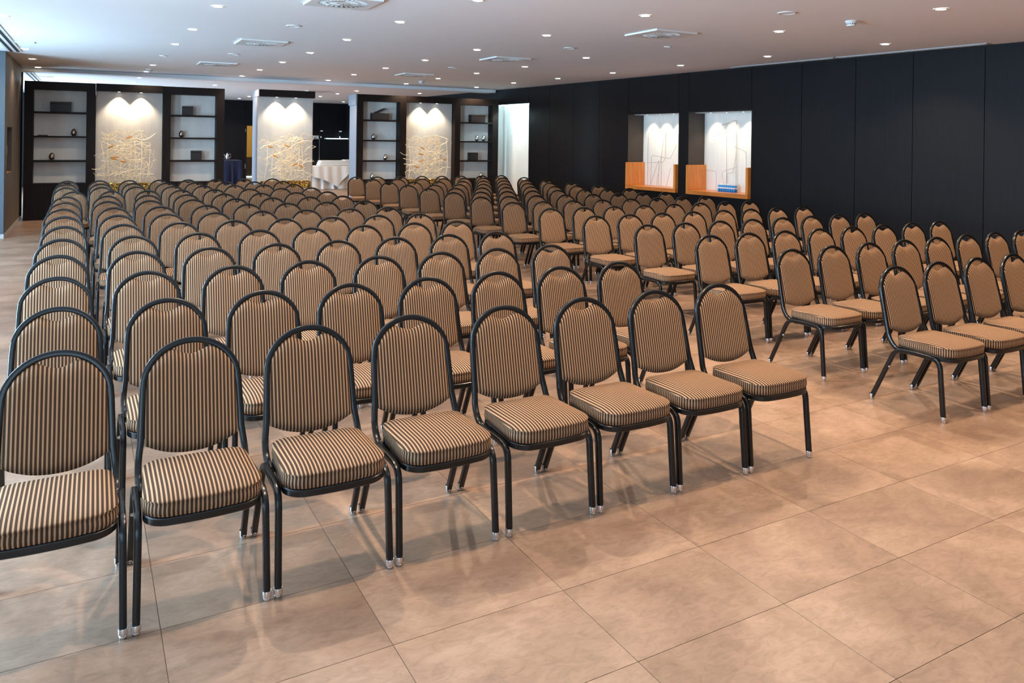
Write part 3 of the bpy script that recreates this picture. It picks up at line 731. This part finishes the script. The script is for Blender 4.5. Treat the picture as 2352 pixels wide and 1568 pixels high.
def grey_strip(y0, y1, label):
    p0 = wall_world(-.135, y0); o = empty('slot_diffuser', (p0.x, p0.y, H), -WA); tag(o, label, 'air vent', 'long slot vents in the ceiling'); L = wy(y1)-wy(y0)
    boxes('frame', M['trim_grey'], [(-.075, .075, 0, L, -.012, -.001)], o); boxes('slot', M['device'], [(-.045, .045, .04, L-.04, -.015, -.0122)], o)
grey_strip(5.78, 7.93, 'grey slot vent above dark wall, the piece nearer the camera')
grey_strip(7.97, 9.95, 'grey slot vent above dark wall, the piece farther from camera')
for x, y, lb in ((-.92, 13.11, 'small rectangular access hatch in the ceiling near the left pier'), (-1.0, 20.7, 'small rectangular access hatch in the ceiling past the beam')):
    o = empty('ceiling_hatch', (x, y, H)); tag(o, lb, 'hatch')
    boxes('rim', M['frame_white'], [(-.16, .16, -.10, -.085, -.008, -.001), (-.16, .16, .085, .10, -.008, -.001), (-.16, -.145, -.085, .085, -.008, -.001), (.145, .16, -.085, .085, -.008, -.001)], o)
    boxes('door_leaf', M['ceiling'], [(-.143, .143, -.083, .083, -.005, -.001)], o)
# lamps inside the two niches
for a, lst in (('bottle', (10.812, 10.434, 10.051)), ('bottle-free', (12.518, 12.143, 11.762))):
    for q, n_ in enumerate(lst):
        p = wall_world(.25, n_); o = empty('niche_lamp', (p.x, p.y, NZ1-.008)); tag(o, '%s little lamp from the left in the top of the %s niche' % (ORD[q], a), 'lamp', 'little lamps in the wall niches')
        bm = bmesh.new(); lathe(bm, [(.030, 0), (.032, -.006), (.042, -.006), (.042, 0)], n=16, cap=False); obj('lamp_ring', finish(bm, 'lamp_ring', M['chrome'], 40), o)
        bm = bmesh.new(); lathe(bm, [(0, -.004), (.031, -.004)], n=16, cap=False); obj('lamp_lens', finish(bm, 'lamp_lens', M['lens_small']), o)
        spot(o, (0, 0, -.02), 22, 88, (1.0, .82, .58), .8, .02, (.10, 0, -1))

# ------------------------------------------------------------------ the chair
HB = lambda z: .288 + .240*z            # the back leans: depth of the hoop's centre line at height z
def hoop_path():
    left = [(-.192, .255, .360), (-.193, .335, .363), (-.1945, HB(.415)-.006, .418), (-.184, HB(.50), .50)]
    left = fillet(left, .05, 5)
    side = [Vector((-.184+(.008)*(z-.5)/.2, HB(z), z)) for z in (.56, .62, .68)]
    arc = []
    for i in range(0, 25):
        a = PI - PI*i/24
        z = .690 + .159*math.sin(a); arc.append(Vector((.1755*math.cos(a), HB(z), z)))
    pts = left + side + arc
    right = [Vector((-p.x, p.y, p.z)) for p in reversed(left+side)]
    return pts + right
def hoop_mesh():
    bm = bmesh.new(); sweep(bm, hoop_path(), rrect(.025, .0245, .0055, 2), (0, 1, -.24)); return finish(bm, 'back_frame', M['black'], 45)
def pad_mesh():
    bm = bmesh.new(); uvl = bm.loops.layers.uv.new('UVMap'); nx, nz = 20, 18; hw = .169
    def zb(x): return .438 + .044*(abs(x)/hw)**2.2
    def zt(x):
        ax = abs(x); e = .690 + .150*math.sqrt(max(0, 1-(ax/.1705)**2))
        if ax < .095:
            t = ax/.095; dip = .795 + .028*(.5-.5*math.cos(PI*min(1, t*1.05))); 
            return min(e, dip + (.0 if t < .8 else (t-.8)*.06))
        return e
    def w(i): 
        s = -1+2*i/nx; return hw*math.sin(s*PI/2)*.35 + hw*s*.65
    front, back = [], []
    for i in range(nx+1):
        x = w(i); lo, hi = zb(x), zt(x); fc, bc = [], []
        for j in range(nz+1):
            t = j/nz; z = lo+(hi-lo)*t
            ex = 1-abs(x/hw)**5; ez = 1-abs(2*t-1)**7; p = max(0, min(ex, ez))
            # straight sides below the shoulder, follow the hoop above
            fc.append(bm.verts.new((x, HB(z)-.006-.016*p**.5, z+.0))); bc.append(bm.verts.new((x, HB(z)+.006+.010*p**.5, z)))
        front.append(fc); back.append(bc)
    fs = []
    for i in range(nx):
        for j in range(nz):
            fs.append(bm.faces.new((front[i][j], front[i+1][j], front[i+1][j+1], front[i][j+1])))
            fs.append(bm.faces.new((back[i][j], back[i][j+1], back[i+1][j+1], back[i+1][j])))
    for i in range(nx):
        fs.append(bm.faces.new((front[i][0], back[i][0], back[i+1][0], front[i+1][0])))
        fs.append(bm.faces.new((front[i][nz], front[i+1][nz], back[i+1][nz], back[i][nz])))
    for j in range(nz):
        fs.append(bm.faces.new((front[0][j], front[0][j+1], back[0][j+1], back[0][j])))
        fs.append(bm.faces.new((front[nx][j], back[nx][j], back[nx][j+1], front[nx][j+1])))
    for f in fs:
        for lp in f.loops: lp[uvl].uv = (lp.vert.co.x+1.004, lp.vert.co.z)
    return finish(bm, 'backrest', M['stripe'], 50)
def seat_outline(inset=0.0, k=7):
    # front corners wide and round, rear a little narrower
    fx, rx, y0, y1 = .196-inset, .182-inset, -.036+inset, .350-inset
    rf, rb = .085-inset*.6, .055-inset*.6
    pts = []
    pts.append((0.0, y0-.006))
    n = 6
    for i in range(1, n): pts.append(((fx-rf)*i/n, y0-.006*(1-(i/n)**2)))
    for i in range(k+1): a = -PI/2+PI/2*i/k; pts.append((fx-rf+rf*math.cos(a), y0+rf+rf*math.sin(a)))
    for i in range(1, 6): t = i/6; pts.append((fx+(rx-fx)*t, y0+rf+(y1-rb-y0-rf)*t))
    for i in range(k+1): a = PI/2*i/k; pts.append((rx-rb+rb*math.cos(a), y1-rb+rb*math.sin(a)))
    for i in range(1, 4): pts.append(((rx-rb)*(1-i/4), y1))
    half = pts
    return half + [(0.0, y1)] + [(-x, y) for x, y in reversed(half[1:])]
def seat_mesh():
    bm = bmesh.new(); uvl = bm.loops.layers.uv.new('UVMap')
    levels = [(.006, .386), (.0015, .390), (-.001, .405), (.0, .420), (.002, .431), (-.0005, .435), (-.0005, .440), (.004, .4435), (.010, .4465), (.030, .4540), (.060, .4600), (.105, .4640), (.15, .4655)]
    rings = []
    for ins, z in levels:
        if ins <= .006: ol = seat_outline(ins)
        else: k = 1-ins/.19; ol = [(x*k, .157+(y-.157)*k) for x, y in seat_outline(.0)]
        rings.append([bm.verts.new((x, y, z)) for x, y in ol])
    base = seat_outline(0); n = len(base); per = [0.0]
    for i in range(n): 
        a, b = base[i], base[(i+1) % n]; per.append(per[-1]+math.hypot(b[0]-a[0], b[1]-a[1]))
    tot = per[-1]; per = [p if p < tot/2+1e-4 else p-tot for p in per[:-1]]
    for q in range(len(rings)-1):
        a, b = rings[q], rings[q+1]
        for i in range(n):
            j = (i+1) % n; f = bm.faces.new((a[i], a[j], b[j], b[i]))
            if q < 6:
                u0, u1 = per[i], per[j]
                if abs(u1-u0) > .2: u1 += tot if u1 < u0 else -tot
                us = (u0, u1, u1, u0); 
                for lp, u in zip(f.loops, us): lp[uvl].uv = (u+1.004, lp.vert.co.z)
            else:
                for lp in f.loops: lp[uvl].uv = (lp.vert.co.x+1.004, lp.vert.co.y)
    f = bm.faces.new(rings[-1])
    for lp in f.loops: lp[uvl].uv = (lp.vert.co.x+1.004, lp.vert.co.y)
    f = bm.faces.new(list(reversed(rings[0])))
    for lp in f.loops: lp[uvl].uv = (lp.vert.co.x+1.004, lp.vert.co.y)
    return finish(bm, 'seat', M['stripe'], 55)
def seat_frame_mesh():
    bm = bmesh.new(); o1, o2 = seat_outline(.005), seat_outline(.001)
    r = [[bm.verts.new((x, y, z)) for x, y in o] for o, z in ((o1, .357), (o2, .361), (o2, .381), (o1, .385))]
    n = len(o1)
    for a, b in zip(r, r[1:]):
        for i in range(n): bm.faces.new((a[i], a[(i+1) % n], b[(i+1) % n], b[i]))
    bm.faces.new(list(reversed(r[0]))); bm.faces.new(r[-1])
    return finish(bm, 'seat_frame', M['black'], 40)
def leg_mesh(s, rear, glide):
    bm = bmesh.new(); pr = rrect(.024, .026, .005, 2); zb = .016
    if rear: path = fillet([(s*.2115, .490, zb), (s*.2085, .325, .366), (s*.2075, .19, .370)], .055, 6)
    else: path = fillet([(s*.2125, .003, zb), (s*.2085, .033, .368), (s*.2075, .19, .370)], .060, 6)
    sweep(bm, path, pr, (1, 0, 0))
    if glide: lathe(bm, GLIDE, path[0][0], path[0][1], 0, 12, 1)
    return finish(bm, 'leg', [M['black'], M['chrome']], 45)
GLIDE = [(.0115, 0), (.0125, .002), (.0125, .007), (.0105, .009), (.0105, .012), (.0160, .014), (.0168, .033), (.0162, .035)]
def glide_mesh():
    bm = bmesh.new(); lathe(bm, GLIDE, n=14); return finish(bm, 'glide', M['chrome'], 40)
def bolt_mesh():
    bm = bmesh.new(); lathe(bm, [(.0098, 0), (.0092, .0025), (.005, .0042), (0, .0048)], n=10); return finish(bm, 'bolt', M['bolt'], 40)
ME = dict(seat=seat_mesh(), pad=pad_mesh(), hoop=hoop_mesh(), frame=seat_frame_mesh(), glide=glide_mesh(), bolt=bolt_mesh())
for s in (-1, 1):
    for rear in (0, 1):
        for g in (0, 1): ME['leg', s, rear, g] = leg_mesh(s, rear, g)
def place_chair(x, y, deg, label, group, near):
    o = empty('banquet_chair', (x, y, 0), math.radians(deg)); tag(o, label, 'chair', group)
    obj('seat', ME['seat'], o); obj('backrest', ME['pad'], o); obj('back_frame', ME['hoop'], o); obj('seat_frame', ME['frame'], o)
    for s in (-1, 1):
        for rear in (0, 1):
            lg = obj('leg', ME['leg', s, rear, 0 if near else 1], o)
            if near:
                obj('glide', ME['glide'], lg, (s*.2115, .490, 0) if rear else (s*.2125, .003, 0))
                if rear:
                    t = (.250-.016)/.350; b = obj('bolt', ME['bolt'], lg, (s*(.2115-.003*t), .490-.165*t-.0124, .250-.0057)); b.rotation_euler = (PI/2+.43, 0, 0)
    return o
CHAIRS = {
 (0, 0): [(-0.108,2.854,-0.1), (0.356,2.853,0.1), (0.820,2.852,-0.3), (1.284,2.851,-0.1), (1.772,2.850,0.2), (2.237,2.849,0.2), (2.701,2.848,-0.4), (3.165,2.848,-0.3)],
 (0, 1): [(-0.132,3.702,0.6), (0.338,3.710,0.9), (0.801,3.717,0.6), (1.272,3.725,0.9), (1.740,3.733,1.1), (2.204,3.741,0.8), (2.668,3.749,1.1), (3.140,3.757,1.0)],
 (0, 2): [(-0.168,4.599,0.9), (0.304,4.610,1.4), (0.790,4.621,1.1), (1.264,4.632,1.2), (1.750,4.643,1.1), (2.222,4.653,1.5), (2.685,4.664,1.3), (3.162,4.675,1.0)],
 (0, 3): [(-0.187,5.520,1.5), (0.291,5.533,1.7), (0.766,5.545,1.3), (1.250,5.558,1.3), (1.731,5.570,1.4), (2.218,5.583,1.8), (2.703,5.595,1.9), (3.171,5.607,1.6)],
 (0, 4): [(-0.189,6.454,2.7), (0.315,6.475,2.7), (0.802,6.494,2.3), (1.305,6.515,2.1), (1.769,6.534,2.5), (2.263,6.555,2.4), (2.774,6.576,2.3), (3.238,6.596,2.2)],
 (0, 5): [(-0.218,7.416,0.5), (0.255,7.420,0.5), (0.728,7.424,0.3), (1.216,7.429,0.4), (1.709,7.434,0.5), (2.193,7.438,0.8), (2.682,7.443,0.6), (3.163,7.447,0.4)],
 (0, 6): [(-0.256,8.361,-0.6), (0.224,8.357,-0.5), (0.687,8.354,-0.7), (1.152,8.350,-0.7), (1.648,8.346,-0.5), (2.134,8.342,-0.8), (2.636,8.338,-0.5), (3.099,8.334,-0.6)],
 (0, 7): [(-0.281,9.299,1.1), (0.222,9.307,1.1), (0.701,9.315,1.1), (1.201,9.322,1.1), (1.673,9.330,0.8), (2.153,9.337,1.0), (2.642,9.345,0.8), (3.156,9.353,0.9)],
 (0, 8): [(-0.298,10.260,0.0), (0.165,10.262,0.1), (0.637,10.263,-0.2), (1.141,10.264,-0.0), (1.674,10.266,0.5), (2.145,10.267,-0.1), (2.647,10.269,0.3), (3.114,10.270,0.3)],
 (0, 9): [(-0.310,11.230,-0.2), (0.171,11.227,-0.4), (0.666,11.224,-0.3), (1.156,11.221,-0.7), (1.654,11.218,-0.7), (2.166,11.215,-0.6), (2.674,11.212,-0.6), (3.140,11.209,-0.7)],
 (0, 10): [(-0.244,12.222,-0.1), (0.241,12.223,0.2), (0.722,12.225,-0.1), (1.186,12.226,0.5), (1.665,12.227,0.3), (2.187,12.229,0.2), (2.671,12.230,0.3), (3.156,12.232,-0.0)],
 (0, 11): [(-0.355,13.216,0.9), (0.130,13.221,0.8), (0.622,13.226,0.8), (1.153,13.231,0.6), (1.622,13.236,0.8), (2.121,13.241,0.8), (2.600,13.246,0.7), (3.115,13.251,0.9)],
 (0, 12): [(-0.387,14.222,0.3), (0.119,14.224,0.1), (0.608,14.226,0.2), (1.124,14.228,-0.1), (1.594,14.229,-0.1), (2.118,14.231,0.4), (2.613,14.233,0.4), (3.124,14.234,0.6)],
 (0, 13): [(-0.400,15.237,-0.3), (0.100,15.232,-0.6), (0.574,15.227,-0.9), (1.082,15.222,-0.6), (1.576,15.217,-0.2), (2.062,15.212,-0.4), (2.583,15.206,-0.6), (3.119,15.201,-0.6)],
 (1, 0): [(4.742,2.834,0.1), (5.213,2.837,0.1), (5.682,2.840,0.0), (6.146,2.843,0.7)],
 (1, 1): [(4.767,3.724,0.9), (5.231,3.732,0.5), (5.695,3.738,0.7), (6.159,3.743,0.4), (6.623,3.750,0.5), (7.087,3.756,0.9), (7.551,3.763,0.9), (8.015,3.768,0.8)],
 (1, 2): [(4.790,4.662,-0.7), (5.254,4.658,-0.4), (5.718,4.654,-0.1), (6.182,4.650,-0.6), (6.646,4.646,-0.8), (7.112,4.641,-0.9), (7.576,4.637,-0.8), (8.040,4.633,-0.1)],
 (1, 3): [(4.840,5.580,0.7), (5.322,5.585,0.9), (5.800,5.591,0.4), (6.274,5.596,0.5), (6.739,5.602,0.8), (7.203,5.607,1.0), (7.667,5.612,0.5), (8.131,5.617,0.3)],
 (1, 4): [(4.872,6.530,1.0), (5.336,6.535,0.5), (5.813,6.541,0.9), (6.284,6.547,0.4), (6.775,6.553,0.8), (7.239,6.558,1.0), (7.703,6.564,0.9), (8.188,6.570,0.6)],
 (1, 5): [(4.891,7.508,1.1), (5.374,7.516,0.7), (5.839,7.523,0.8), (6.330,7.532,0.9), (6.842,7.540,1.2), (7.305,7.548,0.7), (7.781,7.556,1.3), (8.245,7.563,1.2)],
 (1, 6): [(4.899,8.497,0.4), (5.363,8.498,-0.1), (5.848,8.498,-0.2), (6.341,8.498,-0.2), (6.844,8.499,0.3), (7.332,8.499,0.4), (7.810,8.499,0.2), (8.274,8.499,0.0)],
 (1, 7): [(4.912,9.493,-0.5), (5.376,9.490,-0.0), (5.840,9.488,-0.0), (6.349,9.485,-0.6), (6.852,9.482,-0.5), (7.345,9.480,-0.0), (7.833,9.477,-0.0), (8.296,9.475,-0.5)],
 (1, 8): [(4.929,10.484,0.0), (5.406,10.485,0.1), (5.880,10.487,0.2), (6.357,10.488,-0.1), (6.844,10.490,0.5), (7.377,10.492,0.2), (7.851,10.493,0.4), (8.338,10.495,-0.0)],
 (1, 9): [(4.926,11.469,0.6), (5.411,11.472,0.5), (5.909,11.474,0.1), (6.395,11.476,0.6), (6.894,11.478,0.4), (7.395,11.480,0.5), (7.870,11.482,-0.1), (8.359,11.484,-0.1)],
 (1, 10): [(4.934,12.461,0.4), (5.439,12.463,0.1), (5.933,12.465,0.2), (6.429,12.467,-0.1), (6.892,12.468,0.6), (7.399,12.470,0.2), (7.893,12.472,0.5), (8.407,12.474,-0.1)],
 (1, 11): [(4.933,13.471,-0.0), (5.428,13.471,-0.4), (5.946,13.471,0.3), (6.465,13.471,-0.1), (6.929,13.471,-0.3), (7.393,13.471,-0.3), (7.921,13.471,0.0), (8.420,13.471,-0.3)],
 (1, 12): [(4.965,14.500,0.8), (5.491,14.509,0.9), (6.031,14.518,1.0), (6.528,14.527,1.1), (7.004,14.536,1.1), (7.467,14.543,0.9), (7.950,14.552,1.1), (8.493,14.561,0.7)],
 (1, 13): [(4.922,15.540,-0.1), (5.408,15.540,0.3), (5.921,15.540,-0.2), (6.432,15.541,-0.2), (6.913,15.541,-0.2), (7.382,15.541,0.0), (7.909,15.541,-0.4), (8.425,15.542,-0.3)],
}

for (blk, row), lst in CHAIRS.items():
    for k, (x, y, a) in enumerate(lst):
        side = 'left block' if blk == 0 else 'right block'
        rowname = 'front row' if row == 0 else ('rearmost row' if row == 13 else ORD[row]+' row')
        nm = ('leftmost striped chair' if k == 0 else ('last striped chair' if k == len(lst)-1 and len(lst) == 8 else ORD[k]+' striped chair from left'))
        if row in (0, 13): lab = '%s in the %s of the %s' % (nm, rowname, side)
        else: lab = '%s in the %s from the front, %s' % (nm, rowname, side)
        place_chair(x, y, a, lab, 'striped banquet chairs of the '+side, row < 3)
